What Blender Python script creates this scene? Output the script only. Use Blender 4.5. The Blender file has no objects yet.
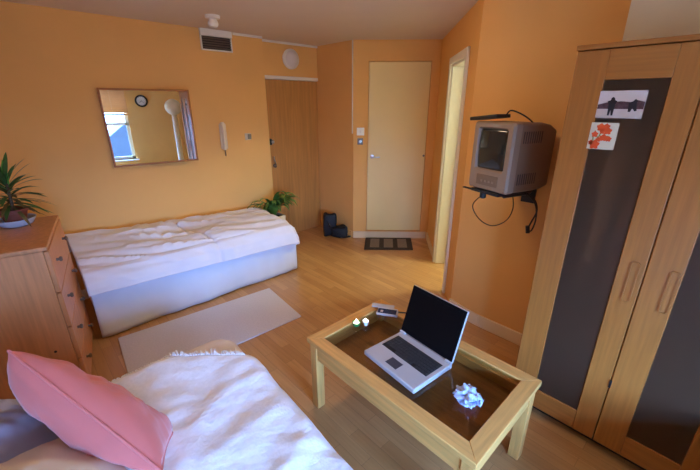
import bpy, bmesh, math, random
from mathutils import Vector, Matrix, noise
random.seed(7)
S = bpy.context.scene
COL = S.collection
PI = math.pi

# ------------------------------------------------------------------ camera
cam_d = bpy.data.cameras.new('camera')
cam = bpy.data.objects.new('camera', cam_d)
COL.objects.link(cam)
cam.location = (0, 0, 1.6)
cam.rotation_euler = (math.radians(90 - 20.2), 0, math.radians(-43))   # looks along (0.68, 0.73), 20 deg down
cam_d.sensor_width = 36
cam_d.lens = 36 * 356 / 700
cam_d.clip_start = 0.05
S.camera = cam
# ------------------------------------------------------------------ light
SKY = 100.0
LAMP = 37.0
BATH = 230.0
w = bpy.data.worlds.new('sky')
S.world = w
w.use_nodes = True
bg = w.node_tree.nodes['Background']
# sky by elevation: dim street below the horizon, pale at the horizon, blue overhead
SKYC = (0.205, 0.43, 1.0)
_n = w.node_tree.nodes; _l = w.node_tree.links.new
_tc = _n.new('ShaderNodeTexCoord'); _sx = _n.new('ShaderNodeSeparateXYZ'); _mr = _n.new('ShaderNodeMapRange'); _rp = _n.new('ShaderNodeValToRGB')
_mr.inputs['From Min'].default_value = -1; _mr.inputs['From Max'].default_value = 1
_l(_tc.outputs['Generated'], _sx.inputs[0]); _l(_sx.outputs['Z'], _mr.inputs[0]); _l(_mr.outputs[0], _rp.inputs[0])
_e = _rp.color_ramp.elements
_e[0].position = 0.46; _e[0].color = tuple(0.10 * c for c in SKYC) + (1,)
_e[1].position = 0.52; _e[1].color = tuple(0.48 * c for c in SKYC) + (1,)
_x = _e.new(0.72); _x.color = tuple(1.3 * c for c in SKYC) + (1,)
_l(_rp.outputs[0], bg.inputs['Color'])
bg.inputs['Strength'].default_value = SKY
pl = bpy.data.lights.new('window_portal', 'AREA')
pl.shape = 'RECTANGLE'; pl.size = 2.08; pl.size_y = 1.37
pl.cycles.is_portal = True
po = bpy.data.objects.new('window_portal', pl)
po.location = (-0.11, -1.60, 1.215); po.rotation_euler = (math.radians(90), 0, 0)
COL.objects.link(po)
S.view_settings.view_transform = 'Standard'
S.view_settings.look = 'None'
S.view_settings.gamma = 1
S.view_settings.use_curve_mapping = False
S.view_settings.exposure = 0.0
S.cycles.use_denoising = True
S.cycles.max_bounces = 10
S.cycles.diffuse_bounces = 6
S.cycles.transmission_bounces = 10
S.cycles.caustics_refractive = True
S.cycles.sample_clamp_indirect = 6

# ------------------------------------------------------------------ materials
MATS = {}
def mat(name, col, rough=0.6, var=0.06, scale=6.0, stretch=(1, 1, 1), bump=0.0, metal=0.0, spec=0.5,
        trans=0.0, ior=1.45, emit=None, estr=0.0, coat=0.0, sheen=0.0):
    m = bpy.data.materials.new(name); m.use_nodes = True
    nt = m.node_tree; b = nt.nodes['Principled BSDF']
    b.inputs['Roughness'].default_value = rough
    b.inputs['Metallic'].default_value = metal
    b.inputs['Specular IOR Level'].default_value = spec
    b.inputs['Transmission Weight'].default_value = trans
    b.inputs['IOR'].default_value = ior
    b.inputs['Coat Weight'].default_value = coat
    b.inputs['Sheen Weight'].default_value = sheen
    if emit:
        b.inputs['Emission Color'].default_value = (*emit, 1); b.inputs['Emission Strength'].default_value = estr
    tc = nt.nodes.new('ShaderNodeTexCoord'); mp = nt.nodes.new('ShaderNodeMapping')
    mp.inputs['Scale'].default_value = stretch
    nt.links.new(tc.outputs['Object'], mp.inputs['Vector'])
    n = nt.nodes.new('ShaderNodeTexNoise'); n.inputs['Scale'].default_value = scale; n.inputs['Detail'].default_value = 4
    nt.links.new(mp.outputs['Vector'], n.inputs['Vector'])
    r = nt.nodes.new('ShaderNodeValToRGB')
    lo = [max(0, c * (1 - var)) for c in col]; hi = [min(1, c * (1 + var)) for c in col]
    r.color_ramp.elements[0].color = (*lo, 1); r.color_ramp.elements[1].color = (*hi, 1)
    r.color_ramp.elements[0].position = 0.3; r.color_ramp.elements[1].position = 0.7
    nt.links.new(n.outputs['Fac'], r.inputs['Fac'])
    nt.links.new(r.outputs['Color'], b.inputs['Base Color'])
    if bump:
        bp = nt.nodes.new('ShaderNodeBump'); bp.inputs['Strength'].default_value = bump; bp.inputs['Distance'].default_value = 0.01
        nt.links.new(n.outputs['Fac'], bp.inputs['Height']); nt.links.new(bp.outputs['Normal'], b.inputs['Normal'])
    MATS[name] = m
    return m

def floor_mat():
    m = bpy.data.materials.new('laminate_floor'); m.use_nodes = True
    nt = m.node_tree; b = nt.nodes['Principled BSDF']; L = nt.links.new
    tc = nt.nodes.new('ShaderNodeTexCoord'); mp = nt.nodes.new('ShaderNodeMapping')
    mp.inputs['Rotation'].default_value = (0, 0, PI / 2)
    L(tc.outputs['Object'], mp.inputs['Vector'])
    br = nt.nodes.new('ShaderNodeTexBrick')
    br.inputs['Scale'].default_value = 1; br.inputs['Brick Width'].default_value = 0.42; br.inputs['Row Height'].default_value = 0.066
    br.inputs['Mortar Size'].default_value = 0.0008; br.inputs['Bias'].default_value = 0
    br.offset = 0.37; br.offset_frequency = 2
    br.inputs['Color1'].default_value = (0.50, 0.25, 0.085, 1); br.inputs['Color2'].default_value = (0.62, 0.34, 0.13, 1)
    br.inputs['Mortar'].default_value = (0.30, 0.15, 0.06, 1)
    L(mp.outputs['Vector'], br.inputs['Vector'])
    mp2 = nt.nodes.new('ShaderNodeMapping'); mp2.inputs['Scale'].default_value = (40, 2.2, 1)
    L(tc.outputs['Object'], mp2.inputs['Vector'])
    n = nt.nodes.new('ShaderNodeTexNoise'); n.inputs['Scale'].default_value = 1.5; n.inputs['Detail'].default_value = 5
    L(mp2.outputs['Vector'], n.inputs['Vector'])
    mx = nt.nodes.new('ShaderNodeMix'); mx.data_type = 'RGBA'; mx.blend_type = 'MULTIPLY'; mx.inputs[0].default_value = 0.5
    rp = nt.nodes.new('ShaderNodeValToRGB'); rp.color_ramp.elements[0].color = (0.7, 0.62, 0.55, 1); rp.color_ramp.elements[0].position = 0.3
    rp.color_ramp.elements[1].position = 0.7
    L(n.outputs['Fac'], rp.inputs['Fac']); L(br.outputs['Color'], mx.inputs[6]); L(rp.outputs['Color'], mx.inputs[7])
    L(mx.outputs[2], b.inputs['Base Color'])
    b.inputs['Roughness'].default_value = 0.3
    return m

WALL = mat('peach_wall_paint', (0.80, 0.425, 0.125), 0.75, 0.03, 3)
CEIL = mat('white_ceiling_paint', (0.72, 0.59, 0.45), 0.9, 0.02, 3)
WHITE = mat('white_gloss_paint', (0.80, 0.76, 0.68), 0.4, 0.02)
CREAM = mat('cream_paint', (0.78, 0.64, 0.42), 0.5, 0.03)
DOORW = mat('cream_door_paint', (0.86, 0.66, 0.29), 0.45, 0.03, 2)
SKIRT = mat('cream_skirting_paint', (0.80, 0.62, 0.38), 0.45, 0.02)
BATHW = mat('pale_bathroom_paint', (0.85, 0.90, 0.80), 0.6, 0.02)
FLOOR = floor_mat()
BEECHZ = mat('beech_upright', (0.42, 0.145, 0.026), 0.42, 0.13, 3, (22, 22, 1.2))
BEECHY = mat('beech_across', (0.42, 0.145, 0.026), 0.42, 0.13, 3, (22, 1.2, 22))
BEECHX = mat('beech_along', (0.42, 0.145, 0.026), 0.42, 0.13, 3, (1.2, 22, 22))
CHESTW = mat('birch_chest_veneer', (0.62, 0.265, 0.10), 0.4, 0.12, 3, (18, 18, 1.2))
ENTRYW = mat('oak_door_veneer', (0.50, 0.22, 0.055), 0.45, 0.14, 2.5, (14, 14, 0.9))
TABX = mat('table_wood_along', (0.70, 0.36, 0.10), 0.36, 0.14, 3, (1.5, 20, 20))
TABY = mat('table_wood_across', (0.70, 0.36, 0.10), 0.36, 0.14, 3, (20, 1.5, 20))
TABZ = mat('table_wood_upright', (0.70, 0.36, 0.10), 0.36, 0.14, 3, (20, 20, 1.5))
DARK = mat('dark_recess', (0.03, 0.02, 0.015), 0.7)
SCRB = mat('black_screen_border', (0.004, 0.0035, 0.004), 0.6, 0, spec=0.1)
BLACK = mat('black_plastic', (0.012, 0.012, 0.013), 0.4)
SCREEN = mat('black_glossy_screen', (0.004, 0.0035, 0.004), 0.35, 0, spec=0.12)
SILVER = mat('silver_plastic', (0.50, 0.45, 0.42), 0.4, 0.03)
STEEL = mat('brushed_steel', (0.6, 0.58, 0.55), 0.3, 0.03, metal=1)
BRASS = mat('brass', (0.75, 0.55, 0.25), 0.28, 0.03, metal=1)
TVGREY = mat('grey_tv_plastic', (0.31, 0.215, 0.14), 0.5, 0.03)
TVDARK = mat('dark_grey_tv_plastic', (0.22, 0.14, 0.085), 0.55, 0.03)
TVGLASS = mat('tv_tube_glass', (0.018, 0.022, 0.02), 0.12, 0, coat=0.6)
DUVET = mat('white_duvet_cotton', (0.80, 0.74, 0.74), 0.85, 0.03, 8, bump=0.15, sheen=0.2)
SHEET = mat('white_valance_cotton', (0.74, 0.76, 0.84), 0.85, 0.02, 8, bump=0.1)
THROW = mat('white_woven_throw', (0.92, 0.92, 0.93), 0.9, 0.04, 60, bump=0.35, sheen=0.3)
COVER = mat('cream_sofa_cover', (0.82, 0.74, 0.70), 0.9, 0.04, 20, bump=0.1)
PINK = mat('pink_cushion_cotton', (0.74, 0.185, 0.15), 0.75, 0.05, 5, bump=0.1, sheen=0.3)
PILLOWB = mat('beige_pillow_cotton', (0.84, 0.72, 0.54), 0.85, 0.04, 8)
PILLOWG = mat('blue_grey_pillow_cotton', (0.46, 0.47, 0.58), 0.85, 0.04, 8)
OLIVE = mat('olive_sofa_fabric', (0.32, 0.27, 0.13), 0.9, 0.08, 60, bump=0.2)
RUG = mat('pale_rug_pile', (0.66, 0.60, 0.60), 0.95, 0.06, 90, bump=0.4)
MATD = mat('brown_doormat', (0.05, 0.032, 0.022), 0.95, 0.15, 60, bump=0.4)
MATL = mat('tan_doormat_panel', (0.24, 0.18, 0.13), 0.95, 0.15, 60, bump=0.4)
LEAF = mat('green_leaf', (0.09, 0.20, 0.035), 0.5, 0.35, 9)
LEAFD = mat('dark_green_leaf', (0.05, 0.13, 0.03), 0.5, 0.35, 9)
LEAFB = mat('bright_green_leaf', (0.10, 0.36, 0.05), 0.45, 0.2, 9)
LEAFR = mat('reddish_green_leaf', (0.14, 0.10, 0.03), 0.5, 0.3, 9)
BARK = mat('brown_stem', (0.13, 0.085, 0.045), 0.8, 0.2, 20)
SOIL = mat('dark_soil', (0.03, 0.02, 0.012), 0.95, 0.3, 60)
TERRA = mat('dark_terracotta', (0.24, 0.055, 0.028), 0.6, 0.1, 8)
CHINA = mat('blue_white_china', (0.50, 0.60, 0.70), 0.25, 0.04)
PAPER = mat('rice_paper', (0.85, 0.74, 0.55), 0.8, 0.05, 12)
TISSUE = mat('blue_white_tissue', (0.50, 0.58, 0.80), 0.9, 0.04, 12)
GREENG = mat('green_glass', (0.10, 0.55, 0.16), 0.1, 0.03, trans=0.6)
WAX = mat('white_candle_wax', (0.9, 0.87, 0.78), 0.5, 0.02)
FLAME = mat('candle_flame', (1, 0.8, 0.5), 0.5, 0, emit=(1.0, 0.86, 0.62), estr=14)
KNOB = mat('grey_metal_knob', (0.20, 0.16, 0.13), 0.4, 0.03, metal=0.6)
PHONEB = mat('dark_blue_display', (0.03, 0.045, 0.10), 0.2, 0.02)
SHIRT = mat('white_shirt_cotton', (0.8, 0.78, 0.75), 0.85, 0.04, 8)
TAN = mat('pink_beige_cotton', (0.60, 0.42, 0.36), 0.85, 0.04, 8)
PHOTO_SKY = mat('pale_photo_paper', (0.76, 0.63, 0.56), 0.4, 0.04, 20)
PHOTO_GROUND = mat('photo_snowy_ground', (0.68, 0.57, 0.50), 0.4, 0.06, 40)
PHOTO_DARK = mat('photo_dark_shapes', (0.10, 0.045, 0.05), 0.4, 0.5, 60)
PHOTO_BLACK = mat('photo_black_figure', (0.02, 0.016, 0.018), 0.4, 0.2)
CARD = mat('cream_card', (0.80, 0.70, 0.50), 0.6, 0.04)
ORANGE = mat('orange_red_ink', (0.85, 0.10, 0.02), 0.5, 0.1, 30)
GREENINK = mat('olive_green_ink', (0.30, 0.28, 0.06), 0.5, 0.1)
BLIND = mat('orange_wood_blind', (0.62, 0.30, 0.10), 0.5, 0.08, 5, (1, 20, 20))
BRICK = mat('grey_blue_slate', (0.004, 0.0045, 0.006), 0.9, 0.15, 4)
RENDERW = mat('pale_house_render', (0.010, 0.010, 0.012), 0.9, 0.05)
GLOW = mat('glowing_lamp_glass', (1, 0.9, 0.75), 0.4, 0, emit=(1.0, 0.70, 0.42), estr=LAMP)
BGLOW = mat('glowing_bathroom_glass', (1, 1, 0.9), 0.4, 0, emit=(0.90, 1.0, 0.80), estr=BATH)

def glass_mat(name, tint, rough):
    m = bpy.data.materials.new(name); m.use_nodes = True
    nt = m.node_tree; nt.nodes.remove(nt.nodes['Principled BSDF'])
    out = nt.nodes['Material Output']
    t = nt.nodes.new('ShaderNodeBsdfTransparent'); t.inputs['Color'].default_value = (*tint, 1)
    g = nt.nodes.new('ShaderNodeBsdfGlossy'); g.inputs['Roughness'].default_value = rough
    f = nt.nodes.new('ShaderNodeFresnel'); f.inputs['IOR'].default_value = 1.5
    mx = nt.nodes.new('ShaderNodeMixShader')
    ge = nt.nodes.new('ShaderNodeNewGeometry'); sb = nt.nodes.new('ShaderNodeMath'); sb.operation = 'SUBTRACT'; sb.inputs[0].default_value = 1.0
    mu = nt.nodes.new('ShaderNodeMath'); mu.operation = 'MULTIPLY'      # reflect on the outer faces only
    nt.links.new(ge.outputs['Backfacing'], sb.inputs[1]); nt.links.new(f.outputs[0], mu.inputs[0]); nt.links.new(sb.outputs[0], mu.inputs[1])
    nt.links.new(mu.outputs[0], mx.inputs[0]); nt.links.new(t.outputs[0], mx.inputs[1]); nt.links.new(g.outputs[0], mx.inputs[2])
    nt.links.new(mx.outputs[0], out.inputs['Surface'])
    return m
TGLASS = glass_mat('table_glass', (0.86, 0.84, 0.78), 0.05)
WGLASS = glass_mat('window_glass', (0.95, 0.97, 0.97), 0.0)
FROST = mat('frosted_grey_glass', (0.45, 0.27, 0.16), 0.34, 0.02, trans=0.9, ior=1.2, spec=0.2)
def mirror_mat():
    m = mat('mirror_silvering', (0.88, 0.88, 0.86), 0.0, 0, metal=1)
    return m
MIRROR = mirror_mat()

# ------------------------------------------------------------------ geometry helpers
class MB:
    def __init__(s): s.bm = bmesh.new(); s.mi = 0
    def _f(s, vs):
        try:
            f = s.bm.faces.new(vs); f.material_index = s.mi; return f
        except ValueError: return None
    def box(s, x0, y0, z0, x1, y1, z1, M=None):
        x0, x1 = min(x0, x1), max(x0, x1); y0, y1 = min(y0, y1), max(y0, y1); z0, z1 = min(z0, z1), max(z0, z1)
        c = [(x0, y0, z0), (x1, y0, z0), (x1, y1, z0), (x0, y1, z0), (x0, y0, z1), (x1, y0, z1), (x1, y1, z1), (x0, y1, z1)]
        if M: c = [M @ Vector(p) for p in c]
        v = [s.bm.verts.new(p) for p in c]
        for q in ((3, 2, 1, 0), (4, 5, 6, 7), (0, 1, 5, 4), (1, 2, 6, 5), (2, 3, 7, 6), (3, 0, 4, 7)): s._f([v[i] for i in q])
        return s
    def prism(s, pts, z0, z1):
        a = [s.bm.verts.new((p[0], p[1], z0)) for p in pts]; b = [s.bm.verts.new((p[0], p[1], z1)) for p in pts]
        n = len(pts); s._f(a[::-1]); s._f(b)
        for i in range(n): s._f([a[i], a[(i + 1) % n], b[(i + 1) % n], b[i]])
        return s
    def extr(s, pts, d):       # polygon of 3-D points pushed along vector d
        d = Vector(d); a = [s.bm.verts.new(p) for p in pts]; b = [s.bm.verts.new(Vector(p) + d) for p in pts]
        n = len(pts); s._f(a[::-1]); s._f(b)
        for i in range(n): s._f([a[i], a[(i + 1) % n], b[(i + 1) % n], b[i]])
        return s
    def tube(s, pts, r, seg=8, closed=False):
        pts = [Vector(p) for p in pts]; rings = []; n = len(pts)
        rr = r if isinstance(r, (list, tuple)) else [r] * n
        up = None
        for i, p in enumerate(pts):
            t = (pts[min(i + 1, n - 1)] - pts[max(i - 1, 0)])
            if t.length < 1e-9: t = Vector((0, 0, 1))
            t.normalize()
            if up is None:
                up = t.orthogonal().normalized()
            else:
                up = (up - t * up.dot(t))
                up = up.normalized() if up.length > 1e-6 else t.orthogonal().normalized()
            sd = t.cross(up)
            rings.append([s.bm.verts.new(p + (up * math.cos(2 * PI * k / seg) + sd * math.sin(2 * PI * k / seg)) * rr[i]) for k in range(seg)])
        for a, b in zip(rings, rings[1:]):
            for k in range(seg): s._f([a[k], a[(k + 1) % seg], b[(k + 1) % seg], b[k]])
        s._f(rings[0][::-1]); s._f(rings[-1])
        return s
    def lathe(s, prof, seg=24, c=(0, 0, 0), M=None):
        rings = []
        for r, z in prof:
            if r < 1e-6:
                p = Vector((c[0], c[1], c[2] + z)); rings.append([s.bm.verts.new(M @ p if M else p)])
            else:
                rg = []
                for k in range(seg):
                    p = Vector((c[0] + r * math.cos(2 * PI * k / seg), c[1] + r * math.sin(2 * PI * k / seg), c[2] + z))
                    rg.append(s.bm.verts.new(M @ p if M else p))
                rings.append(rg)
        for a, b in zip(rings, rings[1:]):
            for k in range(seg):
                k2 = (k + 1) % seg
                if len(a) == 1 and len(b) == 1: continue
                if len(a) == 1: s._f([a[0], b[k2], b[k]])
                elif len(b) == 1: s._f([a[k], a[k2], b[0]])
                else: s._f([a[k], a[k2], b[k2], b[k]])
        if len(rings[0]) > 1: s._f(rings[0][::-1])
        if len(rings[-1]) > 1: s._f(rings[-1])
        return s
    def grid(s, fn, nu, nv):
        v = [[s.bm.verts.new(fn(i / nu, j / nv)) for j in range(nv + 1)] for i in range(nu + 1)]
        for i in range(nu):
            for j in range(nv): s._f([v[i][j], v[i + 1][j], v[i + 1][j + 1], v[i][j + 1]])
        return s
    def blade(s, pts, wds, side, fold=0.15):  # leaf ribbon with a folded midrib
        side = Vector(side).normalized(); prev = None
        for i, p in enumerate(pts):
            p = Vector(p); t = Vector(pts[min(i + 1, len(pts) - 1)]) - Vector(pts[max(i - 1, 0)])
            nrm = side.cross(t).normalized() if t.length > 1e-9 else Vector((0, 0, 1))
            wv = wds[i]
            row = [s.bm.verts.new(p - side * wv + nrm * wv * fold), s.bm.verts.new(p), s.bm.verts.new(p + side * wv + nrm * wv * fold)]
            if prev:
                s._f([prev[0], prev[1], row[1], row[0]]); s._f([prev[1], prev[2], row[2], row[1]])
            prev = row
        return s
    def build(s, name, m, parent=None, bevel=0.0, smooth=True, seg=2, sub=0, solid=0.0, loc=None, rot=None):
        me = bpy.data.meshes.new(name)
        bmesh.ops.recalc_face_normals(s.bm, faces=s.bm.faces) if solid == 0 else None
        s.bm.to_mesh(me); s.bm.free()
        for q in (m if isinstance(m, (list, tuple)) else [m]): me.materials.append(q)
        o = bpy.data.objects.new(name, me); COL.objects.link(o)
        if smooth:
            for p in me.polygons: p.use_smooth = True
            if hasattr(me, 'set_sharp_from_angle'): me.set_sharp_from_angle(angle=math.radians(38))
        if solid:
            q = o.modifiers.new('thickness', 'SOLIDIFY'); q.thickness = solid; q.offset = -1
        if bevel:
            q = o.modifiers.new('soft_edges', 'BEVEL'); q.width = bevel; q.segments = seg; q.limit_method = 'ANGLE'; q.angle_limit = math.radians(40)
        if sub:
            q = o.modifiers.new('smoothing', 'SUBSURF'); q.levels = sub; q.render_levels = sub
        if parent: o.parent = parent
        if loc: o.location = loc
        if rot: o.rotation_euler = rot
        return o

def tag(o, label, cat, group=None):
    o['label'] = label; o['category'] = cat
    if group: o['group'] = group
    return o
def thing(name, label, cat, loc=(0, 0, 0), rz=0.0, group=None, rot=None):
    o = bpy.data.objects.new(name, None); COL.objects.link(o)
    o.empty_display_size = 0.1
    o.location = loc; o.rotation_euler = rot if rot else (0, 0, rz)
    return tag(o, label, cat, group)
def struct(o):
    o['kind'] = 'structure'; return o
def spline(pts, n=8):          # Catmull-Rom through the points
    P = [Vector(p) for p in pts]; P = [P[0] * 2 - P[1]] + P + [P[-1] * 2 - P[-2]]; out = []
    for i in range(1, len(P) - 2):
        for k in range(n):
            t = k / n; a, b, c, d = P[i - 1:i + 3]
            out.append(0.5 * ((2 * b) + (c - a) * t + (2 * a - 5 * b + 4 * c - d) * t * t + (3 * b - a - 3 * c + d) * t ** 3))
    out.append(P[-2]); return out
def fbm(x, y, z=0.0): return noise.fractal(Vector((x, y, z)), 1.0, 2.0, 3)

# ------------------------------------------------------------------ room shell
H = 2.24
XL, YB, YW, XR, YE = -1.3, -1.5, 3.58, 2.31, 3.72
K = Vector((2.37, 1.32)); J = Vector((3.60, 2.43)); Cc = Vector((2.93, 3.085))
struct(MB().box(XL - 0.1, YB - 0.1, -0.08, 5.2, 4.0, 0).build('floor', FLOOR, smooth=False))
struct(MB().box(XL - 0.1, YB - 0.1, H, 5.2, 4.0, H + 0.08).build('ceiling', CEIL, smooth=False))
def slab(mb, p, q, z0, z1, th, out):      # vertical slab between plan points, thickness pushed along `out`
    p = Vector(p); q = Vector(q); o = Vector(out).normalized() * th
    mb.prism([p, q, q + o, p + o], z0, z1); return mb
struct(MB().box(XL - 0.1, YB - 0.1, 0, XL, YW + 0.14, H).build('wall_left', WALL, smooth=False))
struct(MB().box(XL, YW, 0, 2.12, YW + 0.14, H).build('wall_front', WALL, smooth=False))
struct(MB().box(2.12, YE, 1.895, 3.03, YE + 0.1, H).box(2.02, YE, 0, 2.165, YE + 0.1, H)
       .box(2.93, YE, 0, 3.03, YE + 0.1, 1.895).box(2.02, YE + 0.1, 0, 3.06, YE + 0.15, H).build('wall_entry', WALL, smooth=False))
struct(MB().box(2.93, 3.085, 0, 3.03, YE, H).build('wall_passage', WALL, smooth=False))
# back wall with the window opening
WX0, WX1, WZ0, WZ1 = -1.15, 0.93, 0.53, 1.90
b = MB(); b.box(XL, YB - 0.16, 0, WX0, YB, H).box(WX1, YB - 0.16, 0, XR + 0.1, YB, H).box(WX0, YB - 0.16, 0, WX1, YB, WZ0).box(WX0, YB - 0.16, WZ1, WX1, YB, H)
struct(b.build('wall_back', WALL, smooth=False))
# right wall bends gently towards the doorway corner
b = MB(); pts = [Vector((XR, YB)), Vector((XR, 1.02)), Vector((XR + 0.012, 1.14)), Vector((XR + 0.034, 1.24)), K]
outl = pts + [Vector((K.x + 0.1, K.y - 0.02)), Vector((XR + 0.11, 1.0)), Vector((XR + 0.1, YB))]
b.prism(outl, 0, H); struct(b.build('wall_right', WALL, smooth=True))
# doorway wall
u = (J - K).normalized(); nin = Vector((-u.y, u.x)); nout = -nin        # nout points into the bathroom
LJ = (J - K).length
S0, S1, DZ = 0.30, 0.92, 1.93
P = lambda s, o=0.0: K + u * s + nout * o
b = MB(); slab(b, P(0), P(S0), 0, H, 0.1, nout); slab(b, P(S1), P(LJ), 0, H, 0.1, nout); slab(b, P(S0), P(S1), DZ, H, 0.1, nout)
struct(b.build('wall_doorway', WALL, smooth=False))
# closet wall
v = (Cc - J).normalized(); cn = Vector((v.y, -v.x)); LC = (Cc - J).length      # from J to Cc; cn points out of the room
if cn.dot(J) < 0: cn = -cn
Q = lambda s, o=0.0: Cc - v * s + cn * o                                       # s measured from Cc
C0, C1, CZ0, CZ1 = 0.165, 0.845, 0.092, 2.035
b = MB(); slab(b, Q(0), Q(C0), 0, H, 0.1, cn); slab(b, Q(C1), Q(LC), 0, H, 0.1, cn); slab(b, Q(C0), Q(C1), CZ1, H, 0.1, cn); slab(b, Q(C0), Q(C1), 0, CZ0, 0.1, cn); slab(b, Q(-0.02, 0.1), Q(LC + 0.1, 0.1), 0, H, 0.05, cn)
struct(b.build('wall_closet', WALL, smooth=False))
# bathroom shell behind the doorway
b = MB(); B0, B1, BD = -0.05, 1.45, 1.7
slab(b, P(B0, BD), P(B1, BD), 0, H, 0.08, nout); slab(b, P(B1, 0.1), P(B1, BD), 0, H, 0.08, u); slab(b, P(B0, 0.1), P(B0, BD), 0, H, 0.08, -u)
struct(b.build('wall_bathroom', BATHW, smooth=False))
# trims
b = MB(); slab(b, P(S0 - 0.055), P(S0 + 0.004), 0, DZ + 0.055, 0.02, nin); slab(b, P(S1 - 0.004), P(S1 + 0.055), 0, DZ + 0.055, 0.02, nin); slab(b, P(S0 - 0.055), P(S1 + 0.055), DZ - 0.004, DZ + 0.055, 0.0195, nin)
slab(b, P(S1 - 0.02), P(S1 - 0.001), 0, DZ, 0.099, nout); slab(b, P(S0 + 0.001), P(S0 + 0.02), 0, DZ, 0.099, nout); slab(b, P(S0), P(S1), DZ - 0.02, DZ - 0.001, 0.099, nout)
struct(b.build('trim_1', WHITE, bevel=0.003))
struct(MB().box(2.165, YE - 0.012, 1.858, 2.928, YE + 0.06, 1.895).build('trim_2', WHITE, bevel=0.003))      # head of the entry door frame
struct(MB().box(2.921, 3.090, 1.28, 2.9295, 3.104, H - 0.001).build('trim_3', WHITE, bevel=0.002))                # thin cable trunking down the corner
b = MB().box(1.80, YW - 0.016, H - 0.02, 2.12, YW, H - 0.001).box(2.10, YW - 0.01, H - 0.02, 2.93, YE - 0.001, H - 0.012)
struct(MB().box(1.80, YW - 0.016, H - 0.022, 2.118, YW - 0.001, H - 0.001).build('trim_4', WHITE, bevel=0.002)); b.bm.free()
struct(MB().box(2.122, YE - 0.018, H - 0.022, 2.928, YE - 0.001, H - 0.001).build('trim_5', WHITE, bevel=0.002))
b = MB(); slab(b, (XR, -0.2), (XR, 1.03), 0, 0.095, 0.015, (-1, 0)); slab(b, (XR, 1.03), (XR + 0.012, 1.14), 0, 0.095, 0.015, (-1, 0.1)); slab(b, (XR + 0.012, 1.14), (XR + 0.034, 1.24), 0, 0.095, 0.015, (-1, 0.2)); slab(b, (XR + 0.034, 1.24), K, 0, 0.095, 0.015, (-1, 0.4))
struct(b.build('baseboard_right', SKIRT, bevel=0.003))
b = MB(); slab(b, Q(0.0), Q(LC - 0.02), 0, 0.088, 0.014, -cn); struct(b.build('baseboard_closet', SKIRT, bevel=0.003))
b = MB(); slab(b, P(S1 + 0.057), P(LJ - 0.02), 0, 0.088, 0.014, nin); struct(b.build('baseboard_doorway', SKIRT, bevel=0.003))
struct(MB().box(2.916, 3.10, 0, 2.929, YE - 0.002, 0.088).build('baseboard_passage', WALL, bevel=0.003))
struct(MB().box(XL + 0.001, YW - 0.014, 0, 2.119, YW - 0.001, 0.09).build('baseboard_front', WHITE, bevel=0.003))
# boxed-in cupboard section above the wardrobe
struct(MB().box(2.06, YB + 0.002, 1.85, XR - 0.001, 0.47, H - 0.001).build('trim_6', CREAM, smooth=False))
# entry door
d = struct(MB().box(2.17, YE + 0.012, 0.004, 2.926, YE + 0.055, 1.855).build('door_1', ENTRYW, bevel=0.003))
k = MB(); M = Matrix.Translation((2.232, YE + 0.012, 1.19)) @ Matrix.Rotation(PI / 2, 4, 'X')
k.lathe([(0.026, 0), (0.028, 0.012), (0.018, 0.018), (0.018, 0.045), (0.008, 0.05), (0, 0.05)], 20, M=M)
o = k.build('night_latch', STEEL, d)
k = MB().box(2.20, YE - 0.012, 1.155, 2.225, YE + 0.012, 1.225); k.build('latch_case', BLACK, d, bevel=0.003)
k = MB().tube(spline([(2.25, YE + 0.002, 1.02), (2.243, YE - 0.01, 0.99), (2.255, YE - 0.012, 0.95), (2.262, YE + 0.0, 0.92)]), 0.006); k.build('door_chain', STEEL, d)
k = MB(); M = Matrix.Translation((2.255, YE + 0.012, 0.91)) @ Matrix.Rotation(PI / 2, 4, 'X'); k.lathe([(0.022, 0), (0.022, 0.02), (0.012, 0.028), (0, 0.028)], 18, M=M); k.build('door_lock', KNOB, d)
# closet door
b = MB(); slab(b, Q(C0 + 0.004, 0.012), Q(C1 - 0.004, 0.012), CZ0 + 0.006, CZ1 - 0.004, 0.04, cn); d = struct(b.build('door_2', DOORW, bevel=0.003))
hp = Q(C0 + 0.055, 0.012); h = MB(); hd = Vector((hp.x, hp.y, 1.017)); cn3 = Vector((cn.x, cn.y, 0)); v3 = Vector((-v.x, -v.y, 0))
h.tube([hd, hd - cn3 * 0.045], 0.009, 12); h.tube([hd - cn3 * 0.045 - v3 * 0.006, hd - cn3 * 0.045 + v3 * 0.09], 0.0085, 12); h.build('lever_handle', STEEL, d)
h = MB(); M = Matrix.Translation(hd) @ (-cn3).to_track_quat('Z', 'Y').to_matrix().to_4x4(); h.lathe([(0.024, 0), (0.024, 0.006), (0.01, 0.008), (0, 0.008)], 20, M=M); h.build('handle_rose', STEEL, d)
h = MB(); hp = Q(C1 - 0.02, 0.012); M = Matrix.Translation((hp.x, hp.y, 1.03)) @ (-cn3).to_track_quat('Z', 'Y').to_matrix().to_4x4(); h.lathe([(0.012, 0), (0.012, 0.004), (0, 0.006)], 14, M=M); h.build('hinge_cap', KNOB, d)
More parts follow.
